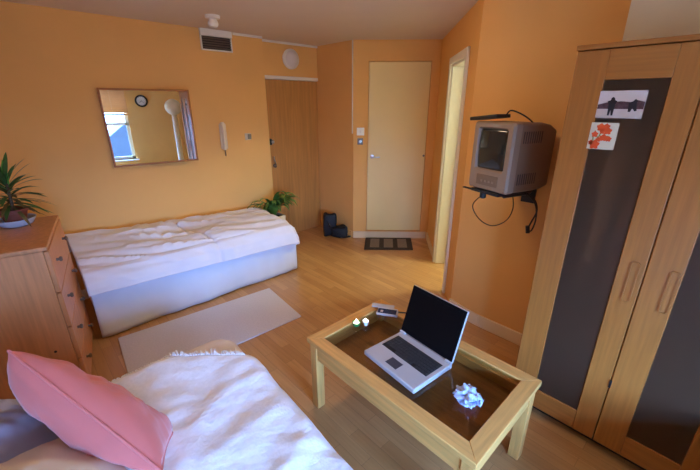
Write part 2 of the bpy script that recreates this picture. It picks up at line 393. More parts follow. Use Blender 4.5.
# bathroom door leaf swung open against the far jamb
b = MB(); slab(b, P(S1 - 0.022, 0.10), P(S1 - 0.022, 0.70), 0.006, DZ - 0.02, 0.038, -u); d = struct(b.build('door_3', BATHW, bevel=0.003))
kp = P(S1 - 0.06, 0.63); k = MB(); M = Matrix.Translation((kp.x, kp.y, 1.06)) @ Vector((-u.x, -u.y, 0)).to_track_quat('Z', 'Y').to_matrix().to_4x4()
k.lathe([(0.02, 0), (0.01, 0.01), (0.01, 0.03), (0.026, 0.04), (0.028, 0.055), (0.015, 0.064), (0, 0.065)], 20, M=M); k.build('door_knob', KNOB, d)
lp = P(0.62, 1.0); t = thing('bathroom_lamp', 'round ceiling lamp glowing in the small room behind the open doorway', 'lamp', (lp.x, lp.y, H))
MB().lathe([(0.13, 0), (0.13, -0.02), (0, -0.02)], 24).build('base', WHITE, t)
MB().lathe([(0.12, -0.02), (0.115, -0.05), (0.07, -0.075), (0, -0.085)], 20).build('diffuser', BGLOW, t)
# window
wf = MB(); y0, y1 = YB - 0.12, YB - 0.07
for x0, x1, z0, z1 in ((WX0, WX0 + 0.06, WZ0, WZ1), (WX1 - 0.06, WX1, WZ0, WZ1), (WX0, WX1, WZ0, WZ0 + 0.06), (WX0, WX1, WZ1 - 0.06, WZ1), (0.26, 0.32, WZ0, WZ1), (-0.44, -0.38, WZ0, WZ1), (WX0, WX1, 1.20, 1.25)):
    wf.box(x0 + 0.001, y0, z0 + 0.001, x1 - 0.001, y1, z1 - 0.001)
wn = struct(wf.build('window_1', WHITE, bevel=0.004))
MB().box(WX0 + 0.03, y0 + 0.02, WZ0 + 0.03, WX1 - 0.03, y0 + 0.026, WZ1 - 0.03).build('pane', WGLASS, wn)
MB().box(WX0 - 0.05, YB - 0.068, WZ0 - 0.02, WX1 + 0.05, YB + 0.08, WZ0).build('window_sill', WHITE, wn, bevel=0.006)
t = thing('window_blind', 'orange wooden slatted blind half lowered over the window, seen in the mirror', 'blind', (-0.11, YB + 0.03, 1.95))
MB().box(-1.07, -0.028, -0.04, 1.07, 0.028, 0.0).build('headrail', BLIND, t, bevel=0.003)
b = MB()
for i in range(13):
    z = -0.06 - i * 0.036
    b.box(-1.06, -0.022, -0.0015, 1.06, 0.022, 0.0015, Matrix.Translation((0, 0, z)) @ Matrix.Rotation(math.radians(62), 4, 'X'))
b.build('slats', BLIND, t)
MB().box(-1.06, -0.02, -0.56, 1.06, 0.02, -0.53).build('bottom_rail', BLIND, t, bevel=0.003)
for x in (-0.8, 0.0, 0.8): MB().tube([(x, 0, -0.02), (x, 0, -0.55)], 0.0015, 6).build('cord', WHITE, t)
# house across the street
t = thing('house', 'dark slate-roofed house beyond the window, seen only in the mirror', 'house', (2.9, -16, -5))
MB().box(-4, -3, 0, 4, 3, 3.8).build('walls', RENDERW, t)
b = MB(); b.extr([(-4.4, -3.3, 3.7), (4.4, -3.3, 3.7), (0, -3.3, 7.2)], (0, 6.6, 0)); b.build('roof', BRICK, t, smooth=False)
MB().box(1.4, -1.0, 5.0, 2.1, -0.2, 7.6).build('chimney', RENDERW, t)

# ------------------------------------------------------------------ things that light the room
t = thing('added_ceiling_lamp', 'round flush ceiling lamp added out of view for the warm light', 'lamp', (1.30, 1.75, H))  # unseen lamp, added to give the room its warm light
MB().lathe([(0.17, 0), (0.17, -0.025), (0, -0.025)], 28).build('base', WHITE, t)
MB().lathe([(0.16, -0.025), (0.15, -0.06), (0.09, -0.09), (0, -0.10)], 20).build('diffuser', GLOW, t)

# ------------------------------------------------------------------ bed
BX0, BX1, BY0 = 0.165, 1.87, 2.80
t = thing('single_bed', 'single bed with white valance pushed lengthwise against the mirror wall', 'bed', ((BX0 + BX1) / 2, 3.18, 0))
hx = (BX1 - BX0) / 2
MB().box(-hx + 0.02, BY0 - 3.18 + 0.03, 0.10, hx - 0.02, 0.37, 0.28).build('base', COVER, t, bevel=0.01)
MB().box(-hx + 0.01, BY0 - 3.18 + 0.03, 0.281, hx - 0.01, 0.37, 0.47).build('mattress', SHEET, t, bevel=0.03, seg=3)
for sx in (-1, 1):
    for sy in (BY0 - 3.18 + 0.08, 0.32):
        MB().box(sx * (hx - 0.06) - 0.02, sy - 0.02, 0.0, sx * (hx - 0.06) + 0.02, sy + 0.02, 0.099).build('leg', DARK, t)
def val(uu, vv):
    L1 = 2 * hx; L2 = 0.72; s = uu * (L1 + L2)
    if s < L1: x, y, nx, ny = -hx + s, BY0 - 3.18, 0, -1
    else: x, y, nx, ny = hx, BY0 - 3.18 + (s - L1), 1, 0
    amp = 0.010 * (1 - vv) + 0.003
    wv = amp * (noise.noise(Vector((s * 7, vv * 0.7, 3))) + 0.6 * math.sin(s * 9 + 1.5 * math.sin(vv * 3 + s * 2)))
    return (x + nx * wv, y + ny * wv, 0.012 + 0.006 * noise.noise(Vector((s * 5, 0, 1))) + vv * 0.44)
MB().grid(val, 160, 12).build('valance', SHEET, t, solid=0.006)

def duvet_fn(uu, vv):
    s = uu * 2.02                                    # along the bed
    lv = [(3.545, 0.40), (3.54, 0.52), (3.46, 0.555), (3.25, 0.56), (3.0, 0.55), (2.87, 0.535), (2.80, 0.50), (2.765, 0.44), (2.755, 0.385), (2.752, 0.335)]
    q = vv * (len(lv) - 1); i = min(int(q), len(lv) - 2); f = q - i
    y = lv[i][0] * (1 - f) + lv[i + 1][0] * f; z = lv[i][1] * (1 - f) + lv[i + 1][1] * f
    x = 0.15 + s
    top = max(0, min(1, (y - 2.75) / 0.12))
    # bulk higher at the left where the pillows are under it, hem lower at the foot
    z += 0.055 * max(0, 1 - s / 0.9) * top * max(0, min(1, (y - 2.9) / 0.5))
    z -= 0.035 * (s / 1.8) * top
    hem = max(0, vv - 0.6) / 0.4
    z += hem * (0.065 * (1 - s / 1.75) - 0.015)
    if x > 1.765:
        e = x - 1.765; r = 0.09
        a = min(e / r, PI / 2)
        x = 1.765 + r * math.sin(a); dz = r * (1 - math.cos(a)) + max(0, e - r * PI / 2)
        z -= dz; z = max(z, 0.30)
    # wrinkles: long diagonal folds
    a = s * 0.9 + (y - 2.75) * -0.8; c2 = s * 0.35 + (y - 2.75) * 1.4
    wr = 0.025 * (0.6 - abs(noise.noise(Vector((c2 * 6.5, a * 1.6, 0.3)))) * 2.2) + 0.016 * noise.noise(Vector((c2 * 15, a * 4, 5.1))) + 0.012 * fbm(s * 3, y * 4, 2)
    dent = -0.03 * math.exp(-((s - 0.85 + (y - 3.1) * 0.25) / 0.02) ** 2)
    wr *= 0.6 + 0.9 * math.exp(-((s - 0.75) / 0.45) ** 2)
    if vv > 0.62: y -= 0.8 * wr * min(1, (vv - 0.62) / 0.15); wr *= 0.25
    z += wr + dent * top
    y -= 0.4 * dent * (1 - top)
    return (x, min(y, 3.56), max(z, 0.29))
o = MB().grid(duvet_fn, 150, 72).build('duvet', DUVET, solid=0.022)
tag(o, 'rumpled white duvet covering the single bed along the mirror wall', 'duvet')
b = MB(); pts = []
for j in range(14, 66, 2):
    p = Vector(duvet_fn(0.432 - 0.0 * j, j / 72)); pts.append(p + Vector((0, -0.006 if j > 48 else 0, 0.010 if j < 52 else 0.002)))
b.tube(pts, 0.008, 8); b.build('seam', DUVET, o)

# ------------------------------------------------------------------ rug
RP = [(0.19, 2.09), (1.385, 2.055), (1.44, 2.635), (0.245, 2.725)]
o = MB().prism(RP, 0.001, 0.012).build('rug', RUG, bevel=0.004)
tag(o, 'pale rectangular rug on the laminate beside the single bed', 'rug')

# ------------------------------------------------------------------ chest of drawers
CH = 0.927; CW = 0.66; CD = 0.42
t = thing('chest_of_drawers', 'wood veneer chest of four drawers at the left, plant on top', 'chest of drawers', (0.072, 2.58, 0), -0.167)
# local: front at x=0 facing +x, width along y
b = MB(); b.box(-CD, -CW / 2, 0.0, -0.022, -CW / 2 + 0.018, CH - 0.022).box(-CD, CW / 2 - 0.018, 0, -0.022, CW / 2, CH - 0.022).box(-CD, -CW / 2 + 0.018, 0.02, -CD + 0.008, CW / 2 - 0.018, CH - 0.022).box(-CD + 0.008, -CW / 2 + 0.018, 0.05, -0.03, CW / 2 - 0.018, 0.066).box(-0.05, -CW / 2 + 0.018, 0, -0.035, CW / 2 - 0.018, 0.06)
b.build('carcass', CHESTW, t, bevel=0.002)
MB().box(-CD, -CW / 2 - 0.002, CH - 0.021, -0.002, CW / 2 + 0.002, CH).build('top', CHESTW, t, bevel=0.003)
k = MB(); M = Matrix.Translation((-0.10, -CW / 2, 0.33)) @ Matrix.Rotation(PI / 2, 4, 'X'); k.lathe([(0.007, 0), (0.007, 0.001), (0, 0.0015)], 12, M=M); k.build('screw_cap', DARK, t)
zs = [0.035, 0.245, 0.455, 0.665, 0.903]
for i in range(4):
    dr = MB().box(-0.021, -CW / 2 + 0.002, zs[i] + 0.003, 0.0, CW / 2 - 0.002, zs[i + 1] - 0.003).build('drawer', CHESTW, t, bevel=0.003)
    for sy in (-1, 1):
        k = MB(); M = Matrix.Translation((0, sy * CW * 0.29, (zs[i] + zs[i + 1]) / 2 + 0.02)) @ Matrix.Rotation(PI / 2, 4, 'Y')
        k.lathe([(0.008, 0), (0.007, 0.010), (0.013, 0.015), (0.014, 0.022), (0.009, 0.027), (0, 0.028)], 16, M=M); k.build('knob', KNOB, dr)
# plant on the chest
PX, PY = -0.075, 2.79
t = thing('saucer', 'pale blue china bowl under the plant pot on the chest of drawers', 'saucer', (PX, PY, CH))
MB().lathe([(0.045, 0), (0.075, 0.012), (0.095, 0.046), (0.092, 0.048), (0.072, 0.016), (0.04, 0.008), (0, 0.008)], 32).build('bowl', CHINA, t)
pass
t = thing('spiky_houseplant', 'spiky palm-like houseplant in a dark terracotta pot on the chest of drawers', 'plant', (PX, PY, CH + 0.009))
MB().lathe([(0.045, 0), (0.063, 0.075), (0.070, 0.077), (0.071, 0.095), (0.063, 0.096), (0.060, 0.08), (0, 0.08)], 28).build('pot', TERRA, t)
MB().lathe([(0.060, 0.076), (0.03, 0.086), (0, 0.084)], 20).build('soil', SOIL, t)
MB().tube([(0, 0, 0.07), (0.006, -0.004, 0.15), (0.012, -0.004, 0.24)], [0.010, 0.008, 0.006], 10).build('stem', BARK, t)
def spiky(mb, n, zlo, zhi, ln, el_lo, el_hi, wd, seed):
    rg = random.Random(seed)
    for i in range(n):
        a = i * 2.39996 + rg.uniform(-0.3, 0.3); f = i / max(1, n - 1)
        el = math.radians(el_lo + (el_hi - el_lo) * f + rg.uniform(-8, 8)); L = ln * rg.uniform(0.8, 1.1)
        z0 = zlo + (zhi - zlo) * f; base = Vector((0.012 * f, 0, z0)); d = Vector((math.cos(a), math.sin(a), 0))
        pts = []; W = []
        for kx in range(8):
            q = kx / 7; r = L * q * math.cos(el); z = L * q * math.sin(el) - 0.45 * L * q * q * math.cos(el) * 0.9
            pts.append(base + d * r + Vector((0, 0, z))); W.append(wd * (0.45 + 1.1 * q) * (1 - q ** 3) + 0.0008)
        mb.blade(pts, W, d.cross(Vector((0, 0, 1))))
b = MB(); spiky(b, 46, 0.11, 0.26, 0.20, -2, 68, 0.0125, 3); b.build('leaves', LEAFD, t)
b = MB(); spiky(b, 14, 0.10, 0.17, 0.18, -8, 20, 0.010, 9); b.build('withered_leaves', LEAFR, t)['label'] = 'reddish brown lower leaves'
b = MB(); b.blade([(0.012, 0, 0.22), (0.018, -0.004, 0.28), (0.022, -0.006, 0.33), (0.026, -0.008, 0.375)], [0.013, 0.019, 0.015, 0.001], (0.7, -0.7, 0)); b.blade([(0.014, 0, 0.22), (0.006, 0.006, 0.28), (-0.006, 0.01, 0.33)], [0.008, 0.010, 0.001], (0.7, -0.7, 0)); b.build('new_shoot', LEAFB, t)['label'] = 'upright bright green new leaf'

# ------------------------------------------------------------------ plant by the entry door
t = thing('leafy_houseplant', 'arching green houseplant in a square cream planter between bed and entry door', 'plant', (2.0, 3.42, 0))
b = MB(); b.extr([(-0.085, -0.085, 0.0), (0.085, -0.085, 0), (0.085, 0.085, 0), (-0.085, 0.085, 0)], (0, 0, 0.02)); b.bm.free()
b = MB()
def sq(r, z): return [(-r, -r, z), (r, -r, z), (r, r, z), (-r, r, z)]
rings = [[b.bm.verts.new(p) for p in sq(r, z)] for r, z in ((0.085, 0), (0.10, 0.42), (0.088, 0.42), (0.085, 0.38))]
for a_, b_ in zip(rings, rings[1:]):
    for k in range(4): b._f([a_[k], a_[(k + 1) % 4], b_[(k + 1) % 4], b_[k]])
b._f(rings[0][::-1]); b._f(rings[-1]); b.build('planter', CREAM, t, bevel=0.004)
MB().box(-0.084, -0.084, 0.381, 0.084, 0.084, 0.395).build('soil', SOIL, t)
def arching(mb, n, seed, ln, wd):
    rg = random.Random(seed)
    for i in range(n):
        a = i * 2.39996 + rg.uniform(-0.3, 0.3); L = ln * rg.uniform(0.7, 1.1); el = math.radians(rg.uniform(66, 90)); d = Vector((math.cos(a), math.sin(a), 0))
        if d.y > 0.2: L *= 0.5
        if d.x < -0.2: L *= 0.75
        if d.x > 0.4: L *= 0.82
        pts = []; W = []
        ang = el; p = Vector((d.x * 0.02, d.y * 0.02, 0.40))
        for kx in range(10):
            q = kx / 9; p.y = min(p.y, 0.125); pts.append(p.copy()); W.append(wd * math.sin(PI * min(1, 0.12 + 0.88 * q)) ** 0.8 + 0.0008)
            p = p + (d * math.cos(ang) + Vector((0, 0, math.sin(ang)))) * (L / 9); ang -= math.radians(19) * (0.25 + 1.3 * q)
        mb.blade(pts, W, d.cross(Vector((0, 0, 1))))
b = MB(); arching(b, 84, 4, 0.50, 0.024); b.build('leaves', LEAF, t)
b = MB()
for i in range(5): b.tube([(0.02 * math.cos(i * 1.3), 0.02 * math.sin(i * 1.3), 0.39), (0.035 * math.cos(i * 1.3), 0.035 * math.sin(i * 1.3), 0.46)], 0.004, 6)
b.build('stems', LEAFB, t)

# ------------------------------------------------------------------ mirror wall
ym, yaw = 3.535, -math.radians(5.3)
t = thing('wall_mirror', 'rectangular mirror in a slim wooden frame above the bed', 'mirror', (0.945, ym, 1.408), yaw)
mw, mh, fr = 0.343, 0.312, 0.015
b = MB(); b.box(-mw, -0.014, -mh, -mw + fr, 0.014, mh).box(mw - fr, -0.014, -mh, mw, 0.014, mh).box(-mw + fr, -0.014, mh - fr, mw - fr, 0.014, mh).box(-mw + fr, -0.014, -mh, mw - fr, 0.014, -mh + fr)
b.build('frame', BEECHX, t, bevel=0.003)
MB().box(-mw + fr - 0.004, -0.004, -mh + fr - 0.004, mw - fr + 0.004, 0.008, mh - fr + 0.004).build('mirror_glass', MIRROR, t, smooth=False)
MB().box(-0.02, 0.008, mh - 0.12, 0.02, 0.042, mh - 0.08).build('hanging_block', BLACK, t)
t = thing('entry_phone', 'cream entry phone handset on the wall right of the mirror', 'phone', (1.592, YW, 1.29))
b = MB().box(-0.035, -0.022, -0.12, 0.035, 0, 0.13); b.build('wall_cradle', CREAM, t, bevel=0.012, seg=3)
b = MB(); b.tube(spline([(-0.012, -0.036, 0.14), (-0.012, -0.046, 0.10), (-0.012, -0.05, 0.0), (-0.012, -0.046, -0.08), (-0.012, -0.036, -0.12)], 6), [0.02] * 4 + [0.021] * 2 + [0.014] * 12 + [0.020] * 7, 14); b.build('handset', CREAM, t)
b = MB(); pts = []
for i in range(60): pts.append((-0.006 + 0.006 * math.cos(i * 1.1), -0.03 + 0.006 * math.sin(i * 1.1), -0.12 - i * 0.0011))
b.tube(pts, 0.002, 6); b.build('coiled_cord', KNOB, t)
t = thing('thermostat', 'small square brass-edged thermostat between entry phone and entry door', 'thermostat', (1.862, YW, 1.277))
MB().box(-0.035, -0.008, -0.035, 0.035, 0, 0.035).build('back_plate', CREAM, t, bevel=0.004)
MB().box(-0.006, -0.026, -0.024, 0.03, -0.008, 0.026).build('control_box', KNOB, t, bevel=0.005)
t = thing('air_vent', 'white-framed air vent with dark grille high on the mirror wall', 'vent', (1.632, YW, 2.145))
b = MB(); W2, H2 = 0.15, 0.082
b.box(-W2, -0.02, -H2, -W2 + 0.012, 0, H2).box(W2 - 0.012, -0.02, -H2, W2, 0, H2).box(-W2, -0.02, -H2, W2, 0, -H2 + 0.012).box(-W2, -0.034, H2 - 0.045, W2, 0, H2 + 0.012)
b.build('frame', WHITE, t, bevel=0.003)
MB().box(-W2 + 0.01, -0.004, -H2 + 0.01, W2 - 0.01, -0.001, H2 - 0.044).build('backing', DARK, t)
b = MB()
for i in range(5): b.box(-W2 + 0.012, -0.008, -0.0012, W2 - 0.012, 0.008, 0.0012, Matrix.Translation((0, -0.011, -H2 + 0.026 + i * 0.02)) @ Matrix.Rotation(math.radians(-35), 4, 'X'))
b.build('louvres', mat('grey_vent_louvres', (0.16, 0.11, 0.08), 0.6), t)
t = thing('smoke_detector', 'white two-tier smoke detector on the ceiling near the air vent', 'smoke detector', (1.375, 3.03, H))
MB().lathe([(0.055, 0), (0.055, -0.02), (0.03, -0.028), (0, -0.028)], 28).build('base', WHITE, t)
MB().lathe([(0.028, -0.028), (0.038, -0.045), (0.040, -0.062), (0.030, -0.078), (0, -0.086)], 24).build('dome', WHITE, t)
t = thing('bulkhead_wall_lamp', 'round white unlit wall lamp above the brown entry door', 'lamp', (2.548, YE, 2.075), rot=(PI / 2, 0, 0))
MB().lathe([(0.105, 0), (0.105, 0.02), (0.092, 0.034), (0.088, 0.036), (0, 0.03)], 36).build('rim', WHITE, t)
MB().lathe([(0.086, 0.034), (0.076, 0.050), (0.045, 0.066), (0, 0.072)], 30).build('diffuser', mat('frosted_white_diffuser', (0.72, 0.66, 0.62), 0.35), t)
# switch plates beside the closet door
def cplate(name, label, s, z, hw, hh, m, cat):
    p = Q(s, 0); t = thing(name, label, cat, (p.x, p.y, z), math.atan2(-cn.x * -1, -cn.y * -1) * 0 + math.atan2(v3.y, v3.x)); return t
t = cplate('light_switch', 'white square light switch left of the cream closet door', 0.082, 1.303, 0.04, 0.04, WHITE, 'switch')
# local +x runs along the wall, room side is local -y or +y depending on winding
rs = -1 if (Matrix.Rotation(t.rotation_euler.z, 2) @ Vector((0, -1))).dot(-cn) > 0 else 1
MB().box(-0.043, 0, -0.043, 0.043, rs * 0.009, 0.043).build('plate', mat('bright_white_plastic', (0.9, 0.88, 0.8), 0.3), t, bevel=0.003)
MB().box(-0.011, rs * 0.009, -0.014, 0.011, rs * 0.014, 0.014).build('rocker', WHITE, t, bevel=0.002)
t = cplate('dimmer_switch', 'small steel dimmer with dark knob just below the white light switch', 0.080, 1.192, 0.03, 0.03, STEEL, 'switch')
MB().box(-0.032, 0, -0.036, 0.032, rs * 0.008, 0.036).build('plate', KNOB, t, bevel=0.003)
M = Matrix.Rotation(-rs * PI / 2, 4, 'X'); MB().lathe([(0.016, 0.007), (0.015, 0.024), (0, 0.026)], 18, M=M).build('knob', STEEL, t)

# ------------------------------------------------------------------ doormat and bag
o = None
mc = Vector((3.09, 2.63)); ux = Vector((0.40, -0.392)).normalized(); uy = Vector((0.28, 0.25)).normalized()
mcx = lambda a, c_: tuple(mc + ux * a + uy * c_)
b = MB(); b.prism([mcx(-0.285, -0.19), mcx(0.285, -0.19), mcx(0.285, 0.19), mcx(-0.285, 0.19)], 0.001, 0.012)
b.mi = 1
for i in (-1, 0, 1): b.prism([mcx(i * 0.165 - 0.055, -0.14), mcx(i * 0.165 + 0.055, -0.14), mcx(i * 0.165 + 0.055, 0.14), mcx(i * 0.165 - 0.055, 0.14)], 0.0115, 0.0145)
o = b.build('doormat', [MATD, MATL]); tag(o, 'dark brown doormat with three tan panels before the closet door', 'doormat')
t = thing('shoulder_bag', 'slumped black shoulder bag on the floor by the passage wall', 'bag', (2.80, 3.30, 0), math.radians(-40))
def lump(mb, c, r, seed, p=2.6, nu=20, nv=14, amp=0.08):
    def fn(uu, vv):
        a = uu * 2 * PI; e = (vv - 0.5) * PI
        f = lambda q: math.copysign(abs(q) ** (2 / p), q)
        x = f(math.cos(e)) * f(math.cos(a)); y = f(math.cos(e)) * f(math.sin(a)); z = f(math.sin(e))
        k = 1 + amp * noise.noise(Vector((x * 2 + seed, y * 2, z * 2)))
        return (c[0] + r[0] * x * k, c[1] + r[1] * y * k, max(0.002, c[2] + r[2] * z * k))
    mb.grid(fn, nu, nv); bmesh.ops.remove_doubles(mb.bm, verts=mb.bm.verts, dist=1e-5); return mb
BAGM = mat('black_nylon', (0.012, 0.011, 0.011), 0.6, 0.3, 12, bump=0.3)
lump(MB(), (-0.055, 0.02, 0.145), (0.085, 0.055, 0.145), 1, 5.5, amp=0.22).build('main_pouch', BAGM, t)
lump(MB(), (0.065, -0.02, 0.07), (0.10, 0.075, 0.07), 6, 5.0, amp=0.25).build('front_pouch', BAGM, t)
MB().tube(spline([(-0.10, 0.0, 0.24), (-0.07, -0.05, 0.17), (0.0, -0.10, 0.075), (0.10, -0.11, 0.02), (0.20, -0.07, 0.014), (0.23, -0.01, 0.013)]), 0.009, 8).build('strap', BLACK, t)

# ------------------------------------------------------------------ wardrobe
FX, YL, YR, WT = 1.752, 0.543, -0.272, 1.80
t = thing('wardrobe', 'tall two-door birch wardrobe with grey frosted glass panels at the right', 'wardrobe', (2.01, 0.135, 0))
ox, oy = -2.01, -0.135
b = MB()
X0, X1 = FX + 0.022 + ox, 2.27 + ox
b.box(X0, YL - 0.018 + oy, 0, X1, YL + oy, WT - 0.001).box(X0, YR + oy, 0, X1, YR + 0.018 + oy, WT - 0.001)
b.box(X0, YR + 0.018 + oy, 0.06, X1 - 0.006, YL - 0.018 + oy, 0.078).box(X1 - 0.006, YR + 0.018 + oy, 0.0, X1, YL - 0.018 + oy, WT - 0.001)
b.build('carcass', BEECHZ, t, bevel=0.002)
MB().box(X0 + 0.03, YR + 0.018 + oy, 0.0, X0 + 0.045, YL - 0.018 + oy, 0.06).build('plinth', DARK, t)  # near-black colour paints in the shadow of the gap under the doors
MB().box(X0 - 0.024, YR - 0.004 + oy, WT, X1 + 0.004, YL + 0.004 + oy, WT + 0.018).build('top', BEECHY, t, bevel=0.002)
def wdoor(y0, y1, g0, g1, hy, z0=0.055, z1=WT - 0.004):
    xa, xb = FX + ox, FX + 0.021 + ox; gz0, gz1 = 0.167, 1.687
    b = MB()
    b.box(xa, y0 + oy, z0, xb, g0 + oy, z1).box(xa, g1 + oy, z0, xb, y1 + oy, z1); b.build('x', BEECHZ)
    d = bpy.data.objects['x']; d.name = 'door'; d.data.name = 'door'; d.parent = t
    q = d.modifiers.new('soft_edges', 'BEVEL'); q.width = 0.003; q.segments = 2; q.limit_method = 'ANGLE'
    MB().box(xa + 0.0005, g0 + oy, z0, xb, g1 + oy, gz0).build('bottom_rail', BEECHY, d, bevel=0.002)
    MB().box(xa + 0.0005, g0 + oy, gz1, xb, g1 + oy, z1).build('top_rail', BEECHY, d, bevel=0.002)
    MB().box(xa + 0.007, g0 - 0.002 + oy, gz0 - 0.002, xa + 0.011, g1 + 0.002 + oy, gz1 + 0.002).build('frosted_glass', FROST, d)
    h = MB(); hw, hh, zc = 0.016, 0.092, 0.905
    # rounded flush pull: raised rim with a slightly proud grip
    def rr(w_, h_, r):
        out = []
        for cx_, cz_, a0 in ((w_ - r, h_ - r, 0), (-w_ + r, h_ - r, 90), (-w_ + r, -h_ + r, 180), (w_ - r, -h_ + r, 270)):
            for kx in range(6): a = math.radians(a0 + 18 * kx); out.append((cx_ + r * math.cos(a), cz_ + r * math.sin(a)))
        return out
    A = rr(hw, hh, 0.012); Bq = rr(hw - 0.005, hh - 0.005, 0.009)
    n = len(A); va = [h.bm.verts.new((xa + 0.0, hy + oy + p[0], zc + p[1])) for p in A]; vb = [h.bm.verts.new((xa - 0.006, hy + oy + p[0], zc + p[1])) for p in A]
    vc = [h.bm.verts.new((xa - 0.006, hy + oy + p[0], zc + p[1])) for p in Bq]; vd = [h.bm.verts.new((xa - 0.002, hy + oy + p[0], zc + p[1])) for p in Bq]
    for p_, q_ in ((va, vb), (vb, vc), (vc, vd)):
        for i in range(n): h._f([p_[i], p_[(i + 1) % n], q_[(i + 1) % n], q_[i]])
    h._f(vd); h.build('handle', BEECHZ, d)
    return d
wdoor(0.1375, YL - 0.002, 0.226, 0.428, 0.171)
wdoor(YR + 0.002, 0.1335, -0.168, 0.024, 0.047)
k = MB(); k.box(FX - 0.006 + ox, 0.13 + oy, 0.38, FX + ox - 0.0003, 0.139 + oy, 0.42); k.build('catch', BLACK, t, bevel=0.001)
MB().tube([(0.01, YR + 0.02 + oy, 1.66), (0.01, YL - 0.02 + oy, 1.66)], 0.011, 12).build('hanging_rail', STEEL, t)
# clothes inside, showing vaguely through the frosted glass
def garment(name, label, x, y, ztop, zbot, hw, m, seed):
    t = thing(name, label, 'clothes', (x, y, 1.66), group='clothes hanging in the wardrobe')
    MB().tube(spline([(0.0, 0, 0.011), (-0.012, 0, 0.03), (0.0, 0, 0.043), (0.013, 0, 0.028), (0.0, 0, -0.005), (0.0, 0, -0.045)], 5), 0.002, 6).tube([(-0.19, 0, -0.10), (0, 0, -0.045), (0.19, 0, -0.10)], 0.004, 6).build('hanger', STEEL, t)
    def fn(uu, vv):
        a = uu * 2 * PI; zz = ztop + (zbot - ztop) * vv
        w_ = hw * min(1.0, 0.28 + vv * 5) * (1 + 0.04 * math.sin(5 * vv)); d_ = 0.035 + 0.012 * noise.noise(Vector((math.cos(a) * 2 + seed, math.sin(a) * 2, vv * 2)))
        fold = 1 + 0.18 * vv * math.sin(a * 6 + seed)
        return (w_ * math.cos(a) * 0.92, d_ * math.sin(a) * fold, zz)
    MB().grid(fn, 48, 20).build('cloth', m, t, solid=0.002)
garment('hanging_shirt', 'white shirt on a hanger behind the left frosted wardrobe door', 2.01, 0.36, -0.05, -0.75, 0.21, SHIRT, 2)
garment('hanging_coat', 'long pinkish beige coat hanging behind the left frosted wardrobe door', 2.01, 0.25, -0.05, -1.20, 0.215, TAN, 5)
# pictures stuck to the glass (frosted face at x = FX+0.007)
GX = FX + 0.0065
t = thing('photo_print', 'landscape photo of dark figures on pale ground, stuck on the wardrobe glass', 'photo', (GX, 0.356, 1.598), rot=(0, 0, 0))
xs = -0.007     # stands on the frame edge level, proud of the glass
MB().box(xs - 0.0008, -0.075, -0.050, xs, 0.075, 0.050).build('paper', PHOTO_SKY, t)
MB().box(xs - 0.0014, -0.074, -0.049, xs - 0.0009, 0.074, -0.012).build('snow_foreground', PHOTO_GROUND, t)
def card(mb, pts, x0, x1): mb.extr([(x0, p[0], p[1]) for p in pts], (x1 - x0, 0, 0)); return mb
b = MB(); card(b, [(0.074, -0.016), (-0.074, -0.016), (-0.074, 0.010), (-0.05, 0.016), (-0.03, 0.009), (0.0, 0.012), (0.02, 0.010), (0.045, 0.008), (0.074, 0.0)], xs - 0.0018, xs - 0.0014); b.build('dark_buildings', PHOTO_DARK, t)
b = MB(); card(b, [(0.036, -0.040), (0.030, -0.040), (0.028, -0.02), (0.024, -0.040), (0.018, -0.040), (0.017, 0.0), (0.012, 0.012), (0.020, 0.016), (0.022, 0.024), (0.028, 0.028), (0.033, 0.024), (0.034, 0.016), (0.044, 0.012), (0.038, 0.0)], xs - 0.0024, xs - 0.0018); b.build('standing_figure', PHOTO_BLACK, t)
b = MB(); card(b, [(-0.028, -0.026), (-0.036, -0.026), (-0.040, -0.012), (-0.048, -0.024), (-0.055, -0.022), (-0.05, 0.004), (-0.052, 0.014), (-0.044, 0.020), (-0.036, 0.010), (-0.026, 0.004)], xs - 0.0024, xs - 0.0018); b.build('walking_figure', PHOTO_BLACK, t)
t = thing('greeting_card', 'small cream card with orange red flowers below the photo on the wardrobe', 'card', (GX, 0.390, 1.479))
MB().box(xs - 0.0008, -0.047, -0.052, xs, 0.047, 0.052).build('paper', CARD, t)
b = MB()
for cy_, cz_, r in ((0.012, 0.034, 0.014), (-0.006, 0.036, 0.012), (-0.014, 0.020, 0.013), (0.004, 0.018, 0.010), (0.028, 0.006, 0.011), (-0.004, -0.006, 0.013), (-0.022, -0.010, 0.010), (0.022, -0.034, 0.017), (0.036, -0.026, 0.009), (0.012, -0.014, 0.009)):
    card(b, [(cy_ + r * (1 + 0.2 * math.sin(5 * a)) * math.cos(a), cz_ + r * (1 + 0.2 * math.sin(5 * a)) * math.sin(a)) for a in [2 * PI * k / 16 for k in range(16)]], xs - 0.0016 - 0.0001 * r * 1000 % 0.0004, xs - 0.0009)
b.build('flowers', ORANGE, t)
b = MB()
for p_, q_ in (((0.02, -0.03), (0.004, 0.03)), ((0.015, -0.01), (0.03, 0.02)), ((0.01, 0.0), (-0.02, 0.0)), ((0.03, -0.02), (0.035, 0.012))):
    d_ = Vector((q_[0] - p_[0], q_[1] - p_[1])).normalized(); n_ = Vector((-d_.y, d_.x)) * 0.002
    card(b, [(p_[0] + n_.x, p_[1] + n_.y), (q_[0] + n_.x, q_[1] + n_.y), (q_[0] - n_.x, q_[1] - n_.y), (p_[0] - n_.x, p_[1] - n_.y)], xs - 0.0011, xs - 0.0008)
b.build('flower_stems', GREENINK, t)

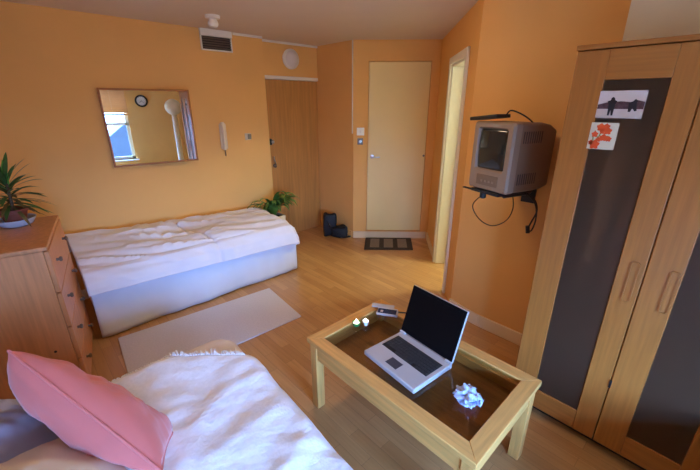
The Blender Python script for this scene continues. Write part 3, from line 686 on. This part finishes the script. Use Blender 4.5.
# ------------------------------------------------------------------ wall television
TZ = 1.140; ty = -0.286
t = thing('television', 'small grey tube television on a wall bracket left of the wardrobe', 'television', (1.921, 0.931, TZ), ty)
w2, hh, dp = 0.138, 0.368, 0.352
def rloop(x, hw, z0, z1, r):
    out = []
    for cy_, cz_, a0 in ((hw - r, z1 - r, 0), (-hw + r, z1 - r, 90), (-hw + r, z0 + r, 180), (hw - r, z0 + r, 270)):
        for kx in range(5): a = math.radians(a0 + 22.5 * kx); out.append((x, cy_ + r * math.cos(a), cz_ + r * math.sin(a)))
    return out
def loft(mb, loops, cap0=True, cap1=True):
    R_ = [[mb.bm.verts.new(p) for p in l] for l in loops]
    for a_, b_ in zip(R_, R_[1:]):
        n = len(a_)
        for i in range(n): mb._f([a_[i], a_[(i + 1) % n], b_[(i + 1) % n], b_[i]])
    if cap0: mb._f(R_[0][::-1])
    if cap1: mb._f(R_[-1])
    return mb
loft(MB(), [rloop(0.055, w2, 0.0, hh, 0.018), rloop(0.22, w2, 0.0, hh, 0.018), rloop(0.29, w2 - 0.004, 0.003, hh - 0.012, 0.018), rloop(dp, w2 - 0.016, 0.012, hh - 0.035, 0.02)]).build('back_housing', TVDARK, t)
b = MB()
sw, sz0, sz1 = 0.102, 0.108, 0.342
loft(b, [rloop(0.055, w2 + 0.002, -0.002, hh + 0.002, 0.018), rloop(0.012, w2 + 0.002, -0.002, hh + 0.002, 0.018), rloop(0.0, w2 - 0.008, 0.006, hh - 0.008, 0.016), rloop(0.0, sw, sz0, sz1, 0.014), rloop(0.018, sw - 0.012, sz0 + 0.012, sz1 - 0.012, 0.012)], True, True)
b.build('bezel', TVGREY, t)
def scr(uu, vv):
    y = (uu * 2 - 1) * (sw - 0.010); z = sz0 + 0.010 + vv * (sz1 - sz0 - 0.020)
    return (0.004 + 0.013 * ((uu * 2 - 1) ** 2 * 0.5 + (vv * 2 - 1) ** 2 * 0.5), y, z)
MB().grid(scr, 16, 16).build('screen', TVGLASS, t, solid=0.003)
SLOT = mat('black_slot', (0.07, 0.048, 0.036), 0.8)
for zc in (0.075, 0.295):
    for sg in (-1, 1):
        b = MB()
        for i in range(9):
            x = 0.075 + i * 0.017; b.box(x, sg * (w2 - 0.004), zc - 0.03, x + 0.007, sg * (w2 + 0.0012), zc + 0.03)
        b.build('vent_slots', SLOT, t)
MB().box(-0.003, -0.075, 0.025, 0.002, 0.075, 0.085).build('control_panel', TVDARK, t, bevel=0.003)
for i in range(4): MB().box(-0.007, -0.055 + i * 0.026, 0.045, -0.0031, -0.040 + i * 0.026, 0.058).build('button', TVGREY, t, bevel=0.001)
t = thing('tv_bracket', 'black metal wall bracket holding the grey television', 'bracket', (1.921, 0.931, TZ), ty)
MB().box(-0.01, -0.10, -0.020, 0.27, 0.10, -0.0035).build('tray', BLACK, t, bevel=0.003)
MB().box(-0.028, 0.02, -0.012, -0.0105, 0.15, -0.005).build('front_lip', BLACK, t, bevel=0.002)
M = Matrix.Translation((0.02, 0.03, -0.021)); MB().lathe([(0.018, 0), (0.018, -0.03), (0.009, -0.036), (0, -0.036)], 18, M=M).build('clamp_knob', BLACK, t)
Mi = Matrix.Translation((1.921, 0.931, TZ)) @ Matrix.Rotation(ty, 4, 'Z'); Mi = Mi.inverted()
L_ = lambda x, y, z: Mi @ Vector((x, y, z))
b = MB(); b.tube([(0.16, 0, -0.04), (0.16, 0, -0.021)], 0.03, 16); b.tube([(0.16, 0, -0.05), L_(2.25, 0.83, TZ - 0.05), L_(2.295, 0.83, TZ - 0.05)], 0.017, 10); b.build('arm', BLACK, t)
b = MB()
c_ = [L_(2.295, 0.79, 1.02), L_(2.295, 0.87, 1.02), L_(2.295, 0.87, 1.19), L_(2.295, 0.79, 1.19)]; d_ = (Mi.to_3x3() @ Vector((0.0145, 0, 0)))
b.extr(c_, d_); b.build('wall_plate', BLACK, t)
t = thing('indoor_aerial', 'flat black aerial box lying tilted on top of the television', 'aerial', (1.985, 0.975, TZ + hh + 0.0035), ty)
b = MB(); b.box(-0.055, -0.075, 0.0, 0.055, 0.115, 0.019, Matrix.Translation((0, 0, 0.012)) @ Matrix.Rotation(math.radians(-6), 4, 'X')); b.build('case', BLACK, t, bevel=0.004)
MB().tube(spline([(0.02, -0.07, 0.03), (0.03, -0.085, 0.055), (0.05, -0.11, 0.050), (0.08, -0.15, 0.025), (0.12, -0.165, -0.005), (0.19, -0.150, -0.05), (0.29, -0.12, -0.12)]), 0.004, 8).build('lead', BLACK, t)
o = MB().tube(spline([(2.10, 0.93, TZ - 0.02), (2.17, 1.06, 1.05), (2.20, 1.14, 0.955), (2.215, 1.09, 0.868), (2.215, 0.996, 0.842), (2.205, 0.905, 0.90), (2.17, 0.86, 1.0), (2.12, 0.86, TZ - 0.022)]), 0.0032, 8).build('aerial_cable', BLACK)
tag(o, 'thin black cable looping down the wall below the television', 'cable')
t = thing('power_lead', 'black power lead with plug dangling from the right of the television', 'cable', (2.22, 0.76, 0.86))
f_ = lambda *p: tuple(Vector(p) - Vector((2.22, 0.76, 0.86)))
MB().tube(spline([f_(2.14, 0.83, TZ - 0.02), f_(2.21, 0.765, 1.07), f_(2.22, 0.738, 1.0), f_(2.22, 0.757, 0.925), f_(2.22, 0.772, 0.872), f_(2.22, 0.748, 0.872), f_(2.22, 0.735, 0.95), f_(2.21, 0.75, 1.04), f_(2.16, 0.80, TZ - 0.022)]), 0.0048, 8).build('lead', BLACK, t)
MB().tube([f_(2.22, 0.775, 0.895), f_(2.22, 0.766, 0.85)], 0.012, 10).build('plug', BLACK, t)

# ------------------------------------------------------------------ coffee table
T0, T1, U0, U1, TH = 0.903, 1.480, 0.338, 1.303, 0.45
t = thing('coffee_table', 'wooden coffee table with glass top over a shallow display tray in front of the wardrobe', 'table', ((T0 + T1) / 2, (U0 + U1) / 2, 0))
cx_, cy_ = (T0 + T1) / 2, (U0 + U1) / 2; hx_, hy_ = (T1 - T0) / 2, (U1 - U0) / 2; fw = 0.066
def mitre(mb, a, c_, d_, e): mb.prism([a, c_, d_, e], TH - 0.028, TH); return mb
A = [(-hx_, -hy_), (hx_, -hy_), (hx_, hy_), (-hx_, hy_)]; B_ = [(-hx_ + fw, -hy_ + fw), (hx_ - fw, -hy_ + fw), (hx_ - fw, hy_ - fw), (-hx_ + fw, hy_ - fw)]
for i, m in enumerate((TABX, TABY, TABX, TABY)):
    j = (i + 1) % 4; mitre(MB(), A[i], A[j], B_[j], B_[i]).build('top_rail', m, t, bevel=0.003)
MB().box(-hx_ + fw - 0.0005, -hy_ + fw - 0.0005, TH - 0.011, hx_ - fw + 0.0005, hy_ - fw + 0.0005, TH - 0.004).build('glass_top', TGLASS, t, smooth=False)
for sx in (-1, 1): MB().box(sx * (hx_ - fw - 0.008), -hy_ + fw - 0.01, TH - 0.034, sx * (hx_ - fw + 0.01), hy_ - fw + 0.01, TH - 0.0285).build('glass_ledge', TABY, t)
for sx in (-1, 1):
    for sy in (-1, 1):
        MB().box(sx * (hx_ - 0.012), sy * (hy_ - 0.012), 0, sx * (hx_ - 0.062), sy * (hy_ - 0.062), TH - 0.029).build('leg', TABZ, t, bevel=0.003)
for sx in (-1, 1): MB().box(sx * (hx_ - 0.018), -hy_ + 0.063, TH - 0.12, sx * (hx_ - 0.038), hy_ - 0.063, TH - 0.036).build('apron', TABY, t, bevel=0.002)
for sy in (-1, 1): MB().box(-hx_ + 0.063, sy * (hy_ - 0.018), TH - 0.12, hx_ - 0.063, sy * (hy_ - 0.038), TH - 0.036).build('apron', TABX, t, bevel=0.002)
MB().box(-hx_ + 0.0385, -hy_ + 0.0385, TH - 0.119, hx_ - 0.0385, hy_ - 0.0385, TH - 0.107).build('display_tray', mat('tray_wood', (0.42, 0.19, 0.06), 0.4, 0.15, 3, (20, 1.5, 20)), t, bevel=0.002)
TG = TH - 0.0038
# laptop
t = thing('laptop', 'open silver laptop with black screen on the coffee table', 'laptop', (1.142, 0.828, TG + 0.003), -0.09)
bw, bd, bh = 0.163, 0.130, 0.026
b = MB(); b.box(-bd, -bw, 0.0, bd, bw, bh); b.build('base', SILVER, t, bevel=0.006, seg=3)
b = MB(); b.box(-0.03, -0.142, bh - 0.001, 0.085, 0.142, bh + 0.0012); b.build('keyboard_tray', BLACK, t)
KEY = mat('dark_grey_keys', (0.035, 0.035, 0.038), 0.45, 0.02)
b = MB()
for r_ in range(6):
    n = 15 if r_ < 5 else 9
    for c2 in range(n):
        wk = 0.278 / 15; y = -0.139 + c2 * wk
        y1 = y + wk - 0.003
        if r_ == 5 and c2 == 4: continue
        x = 0.080 - r_ * 0.0185
        b.box(x - 0.0150, y, bh + 0.0012, x, y1 - 0.001, bh + 0.0042)
b.box(0.080 - 5 * 0.0185 - 0.0155, -0.02, bh + 0.0012, 0.080 - 5 * 0.0185, 0.06, bh + 0.004)
b.build('keys', KEY, t)
MB().box(-0.105, -0.028, bh - 0.001, -0.055, 0.040, bh + 0.001).build('touchpad', mat('slate_touchpad', (0.05, 0.05, 0.065), 0.4), t)
sc = math.radians(18); M = Matrix.Translation((bd - 0.006, 0, bh + 0.004)) @ Matrix.Rotation(sc, 4, 'Y')
b = MB(); b.box(0.0, -bw, 0.0, 0.012, bw, 0.258, M); b.build('lid', SILVER, t, bevel=0.003)
b = MB(); b.box(-0.0035, -bw + 0.002, 0.004, -0.0003, bw - 0.002, 0.256, M); lb = b.build('screen_bezel', SCRB, t, bevel=0.001)
b = MB(); b.box(-0.0042, -bw + 0.016, 0.028, -0.0036, bw - 0.016, 0.242, M); b.build('screen', SCREEN, t)
for sy in (-1, 1):
    b = MB(); b.tube([(bd - 0.008, sy * 0.145 - 0.016, bh + 0.004), (bd - 0.008, sy * 0.145 + 0.016, bh + 0.004)], 0.008, 12); b.build('hinge', SILVER, t)
for sx in (-1, 1):
    for sy in (-1, 1): MB().lathe([(0.008, -0.003), (0.008, 0.0), (0, 0.0)], 12, (sx * 0.11, sy * 0.14, 0)).build('foot', BLACK, t)
# crumpled tissue
def tis(uu, vv):
    a = uu * 2 * PI; e = (vv - 0.5) * PI
    x, y, z = math.cos(e) * math.cos(a), math.cos(e) * math.sin(a), math.sin(e)
    k = 1 + 0.85 * noise.noise(Vector((x * 2.3 + 4, y * 2.3, z * 2.3))) + 0.25 * noise.noise(Vector((x * 5, y * 5 + 3, z * 5)))
    return (x * 0.058 * k, y * 0.052 * k, max(0.0, 0.030 + z * 0.036 * k))
b = MB().grid(tis, 44, 26); bmesh.ops.remove_doubles(b.bm, verts=b.bm.verts, dist=1e-5)
rg = random.Random(5)
for i in range(5):
    a = rg.uniform(0, 2 * PI); c2 = Vector((0.05 * math.cos(a), 0.05 * math.sin(a), 0.02))
    b.grid(lambda uu, vv, c2=c2, a=a, s=rg.uniform(0, 9): tuple(c2 + Vector(((uu - 0.5) * 0.06, (vv - 0.5) * 0.05, 0.028 * abs(noise.noise(Vector((uu * 3 + s, vv * 3, 1)))) + 0.018 * math.sin(uu * 4 + s)))), 8, 8)
o = b.build('crumpled_tissue', TISSUE, loc=(1.14, 0.512, TG + 0.001)); o.scale = (0.70, 0.80, 0.75); tag(o, 'crumpled bluish white tissue on the glass of the coffee table', 'tissue')
# tea lights
t = thing('tealight', 'lit tealight in a green glass holder on the coffee table', 'candle', (1.172, 1.205, TG), group='tealights on the coffee table')
MB().lathe([(0.014, 0), (0.020, 0.006), (0.023, 0.022), (0.021, 0.022), (0.018, 0.007), (0, 0.005)], 24).build('glass_holder', GREENG, t)
MB().lathe([(0.0185, 0.0075), (0.0190, 0.019), (0, 0.0185)], 24).build('wax', WAX, t)
MB().lathe([(0.0, 0.0186), (0.007, 0.024), (0.008, 0.029), (0.004, 0.038), (0, 0.044)], 14).build('flame', FLAME, t)
t = thing('tealight', 'lit white tealight on a tiny clear foot beside the green one', 'candle', (1.216, 1.176, TG), group='tealights on the coffee table')
MB().lathe([(0.011, 0), (0.008, 0.004), (0.006, 0.010), (0.012, 0.012), (0.0165, 0.016), (0.0175, 0.027), (0.016, 0.027), (0, 0.022)], 22).build('cup', WAX, t)
MB().lathe([(0.0, 0.0222), (0.006, 0.027), (0.007, 0.031), (0.0035, 0.038), (0, 0.043)], 14).build('flame', FLAME, t)
# flip phone
t = thing('flip_phone', 'silver flip phone with dark blue display at the far end of the coffee table', 'phone', (1.385, 1.165, TG + 0.0005), math.radians(-58)); t.scale = (1.12, 1.12, 1.0)
MB().box(-0.055, -0.026, 0.0, 0.055, 0.026, 0.017).build('body', SILVER, t, bevel=0.006, seg=3)
MB().box(-0.049, -0.022, 0.0165, 0.047, 0.022, 0.0178).build('display', PHONEB, t, bevel=0.001)
MB().box(-0.036, -0.012, 0.0178, -0.022, 0.006, 0.0185).build('keypad', SILVER, t, bevel=0.001)
M = Matrix.Translation((-0.060, 0.030, 0.012)) @ Matrix.Rotation(math.radians(9), 4, 'X')
b = MB(); b.box(-0.03, 0.0, 0.0, 0.090, 0.030, 0.008, M); b.build('lid', SILVER, t, bevel=0.003)
MB().tube([(-0.05, 0.028, 0.014), (0.05, 0.028, 0.014)], 0.006, 10).build('hinge', SILVER, t)
MB().tube([(0.054, 0.018, 0.010), (0.095, 0.018, 0.012)], 0.004, 10).build('antenna', BLACK, t)

# ------------------------------------------------------------------ sofa bed, throw and cushions
t = thing('sofa_bed', 'low sofa bed under a cream cover in the foreground', 'sofa', (0.1, 0.4, 0))
MB().box(-0.68, -1.35, 0.06, 0.50, 1.15, 0.20).build('base', OLIVE, t, bevel=0.01)
def seatf():
    
    b = MB(); pts = [(-0.70, -1.38), (0.40, -1.38)]
    for cx_, cy_, a0 in ((0.42, 1.16, 0), (-0.58, 1.16, 90)):
        pts += [(cx_ + 0.12 * math.cos(math.radians(a0 + 15 * k)), cy_ + 0.12 * math.sin(math.radians(a0 + 15 * k))) for k in range(7)]
    b.prism(pts, 0.201, 0.43); return b
seatf().build('seat', COVER, t, bevel=0.055, seg=5)
MB().box(-0.70, -1.30, 0.4305, -0.37, 1.24, 0.76).build('backrest', OLIVE, t, bevel=0.06, seg=4)
for sx in (-0.62, 0.44):
    for sy in (-1.28, 1.06): MB().box(sx - 0.025, sy - 0.025, 0, sx + 0.025, sy + 0.025, 0.059).build('foot', DARK, t)
def edge_y(x): return 1.66 if x < 0.30 else 1.66 - (x - 0.30) * 0.88
def thr(uu, vv):
    x0 = -0.24 + uu * 0.98; ye = edge_y(min(x0, 0.66)); y = -0.6 + vv * (ye + 0.6)
    x = x0; z = 0.446
    if x0 > 0.60:
        a = min((x0 - 0.60) / 0.055, PI / 2); x = 0.60 + 0.055 * math.sin(a); z -= 0.055 * (1 - math.cos(a)) + max(0, x0 - 0.60 - 0.055 * PI / 2)
    if y > 1.60:
        e = y - 1.60; a = min(e / 0.07, PI / 2); y = 1.60 + 0.075 * math.sin(a); z -= 0.07 * (1 - math.cos(a))
    x -= 0.055 * max(0.0, 1.5 - y) * max(0.0, min(1.0, x0 / 0.5))
    wr = 0.012 * (1 - 2 * abs(noise.noise(Vector((x * 2.5 + y * 1.2, y * 5.0 - x * 2, 1.7))))) + 0.006 * noise.noise(Vector((x * 9, y * 12, 4))) + 0.007 * noise.noise(Vector((x * 3, y * 2.5, 9))) + 0.004 * noise.noise(Vector((x * 18, y * 22, 3)))
    z += max(-0.004, wr)
    return (x + (0.006 * noise.noise(Vector((0, y * 6, 2))) if x0 > 0.6 else 0), y, z)
o = MB().grid(thr, 80, 130).build('throw_blanket', THROW, solid=0.008); tag(o, 'white woven throw with a fringed edge spread over the foreground sofa bed', 'throw')
b = MB(); rg = random.Random(11)
for i in range(70):
    uu = 0.20 + 0.66 * i / 69; p = Vector(thr(uu, 1.0)); q = Vector(thr(uu, 0.985)); d_ = (p - q); d_.normalize()
    L1 = rg.uniform(0.035, 0.062); sd = Vector((rg.uniform(-0.02, 0.02), 0, 0))
    down = 0.006 if p.y < 1.5 else 0.014
    b.tube([p + Vector((0, 0, 0.001)), p + d_ * L1 * 0.5 + Vector((0, 0, 0.005)) + sd * 0.4, p + d_ * L1 + sd - Vector((0, 0, down))], [0.0042, 0.0036, 0.0026], 6)
b.build('fringe', THROW, o)

def cushion(name, label, cat, c, X, N, w_, h_, th, m, seed, seam_m=None, pinch=0.10, corners=None):
    if corners:
        A_, B2, C_, D_ = [Vector(p) for p in corners]; c = (A_ + B2 + C_ + D_) / 4; X = (B2 - A_ + C_ - D_); N = (B2 - A_).cross(D_ - A_).normalized()
    X = Vector(X).normalized(); N = Vector(N); N = (N - X * N.dot(X)).normalized(); Y = N.cross(X)
    M = Matrix(((X.x, Y.x, N.x, c[0]), (X.y, Y.y, N.y, c[1]), (X.z, Y.z, N.z, c[2]), (0, 0, 0, 1)))
    t = thing(name, label, cat, group='pillows and cushion on the sofa bed'); t.matrix_world = M
    if corners: Mi2 = M.inverted(); cl = [Mi2 @ Vector(p) for p in corners]
    def outline(a, b_):      # pillow outline: edges drawn in, corners out
        x = a * (1 - pinch * (1 - b_ * b_)) ; y = b_ * (1 - pinch * (1 - a * a)); 
        if corners:
            p = (cl[0] * (1 - x) * (1 - y) + cl[1] * (1 + x) * (1 - y) + cl[2] * (1 + x) * (1 + y) + cl[3] * (1 - x) * (1 + y)) / 4; return p
        return Vector((x * w_ / 2, y * h_ / 2, 0))
    def side(sg):
        def fn(uu, vv):
            a, b_ = uu * 2 - 1, vv * 2 - 1; o_ = outline(a, b_)
            f = ((1 - a * a) * (1 - b_ * b_)) ** 0.42
            z = sg * (th / 2 * f + f * 0.024 * fbm(a * 1.6 + seed, b_ * 1.6, sg) + f * 0.006 * noise.noise(Vector((a * 5, b_ * 3 + seed, sg))))
            return (o_.x, o_.y, o_.z + z)
        return fn
    b = MB(); b.grid(side(1), 34, 34); b.grid(side(-1), 34, 34); bmesh.ops.remove_doubles(b.bm, verts=b.bm.verts, dist=1e-4)
    b.build('filled_case', m, t)
    b = MB(); P_ = []
    for k in range(4):
        for i in range(20):
            s_ = -1 + 2 * i / 20; a, b_ = ((s_, -1), (1, s_), (-s_, 1), (-1, -s_))[k]; P_.append(tuple(outline(a, b_)))
    P_.append(P_[0]); b.tube(P_, 0.0045, 6); b.build('piping', seam_m or m, t)
    return t
cushion('throw_cushion', 'plump salmon pink cushion leaning on pillows in the foreground', 'cushion', None, None, None, 0.5, 0.4, 0.19, PINK, 2.0, pinch=0.03,
        corners=((-0.149, 1.355, 0.90), (0.096, 0.872, 0.64), (0.190, 1.165, 0.46), (-0.150, 1.500, 0.64)))
cushion('pillow', 'cream beige pillow below the pink cushion at the bottom left corner', 'pillow', (-0.17, 0.93, 0.615), (0.30, -0.95, 0.0), (0.35, -0.15, 0.92), 0.62, 0.46, 0.20, PILLOWB, 5.0, pinch=0.06)
cushion('pillow', 'bluish grey pillow at the left edge behind the pink cushion', 'pillow', (-0.25, 1.43, 0.57), (0.3, -0.95, 0.0), (0.6, 0.0, 0.8), 0.46, 0.40, 0.17, PILLOWG, 8.0)

t = thing('shade_ottoman', 'low brown upholstered ottoman added unseen behind the viewer to shade the floor by the wardrobe', 'shade_ottoman', (1.36, -0.52, 0))  # unseen block, added to keep window light off the floor by the wardrobe
MB().box(-0.40, -0.24, 0.08, 0.40, 0.24, 0.36).build('base', OLIVE, t, bevel=0.02)
MB().box(-0.41, -0.25, 0.361, 0.41, 0.25, 0.48).build('seat_pad', OLIVE, t, bevel=0.035, seg=4)
for sx in (-0.34, 0.34):
    for sy in (-0.18, 0.18): MB().lathe([(0.016, 0), (0.024, 0.079), (0, 0.079)], 14, (sx, sy, 0)).build('leg', TABZ, t)
# ------------------------------------------------------------------ things the mirror shows
t = thing('wall_clock', 'round wall clock with black rim, seen in the mirror', 'clock', (1.218, YB, 1.657), rot=(-PI / 2, 0, 0))
MB().lathe([(0.115, 0), (0.115, 0.03), (0.108, 0.036), (0.088, 0.034), (0.084, 0.018), (0, 0.018)], 36).build('rim', BLACK, t)
MB().lathe([(0.083, 0.0185), (0, 0.0195)], 32).build('dial', mat('white_dial', (0.85, 0.83, 0.78), 0.4), t)
b = MB()
for k in range(12):
    a = k * PI / 6; MB().box(0.066, -0.0025, 0.0195, 0.078, 0.0025, 0.021, Matrix.Rotation(a, 4, 'Z')).build('hour_mark', BLACK, t)
MB().box(-0.008, -0.003, 0.021, 0.048, 0.003, 0.0225, Matrix.Rotation(2.5, 4, 'Z')).build('hour_hand', BLACK, t)
MB().box(-0.010, -0.002, 0.023, 0.068, 0.002, 0.0245, Matrix.Rotation(0.7, 4, 'Z')).build('minute_hand', BLACK, t)
t = thing('floor_lamp', 'rice paper globe lamp on a tall paper column, seen in the mirror', 'lamp', (1.68, -0.72, 0))
MB().box(-0.09, -0.09, 0, 0.09, 0.09, 0.025).build('base', BEECHX, t, bevel=0.004)
MB().lathe([(0.052, 0.026), (0.05, 0.7), (0.047, 1.40), (0, 1.40)], 18).build('column', PAPER, t)
prof = []
for i in range(25):
    a = -PI / 2 + PI * i / 24; r = 0.145 * math.cos(a) * (1 + 0.012 * (i % 2)); prof.append((max(r, 0.0), 1.545 + 0.145 * math.sin(a)))
MB().lathe(prof, 30).build('globe_shade', PAPER, t)
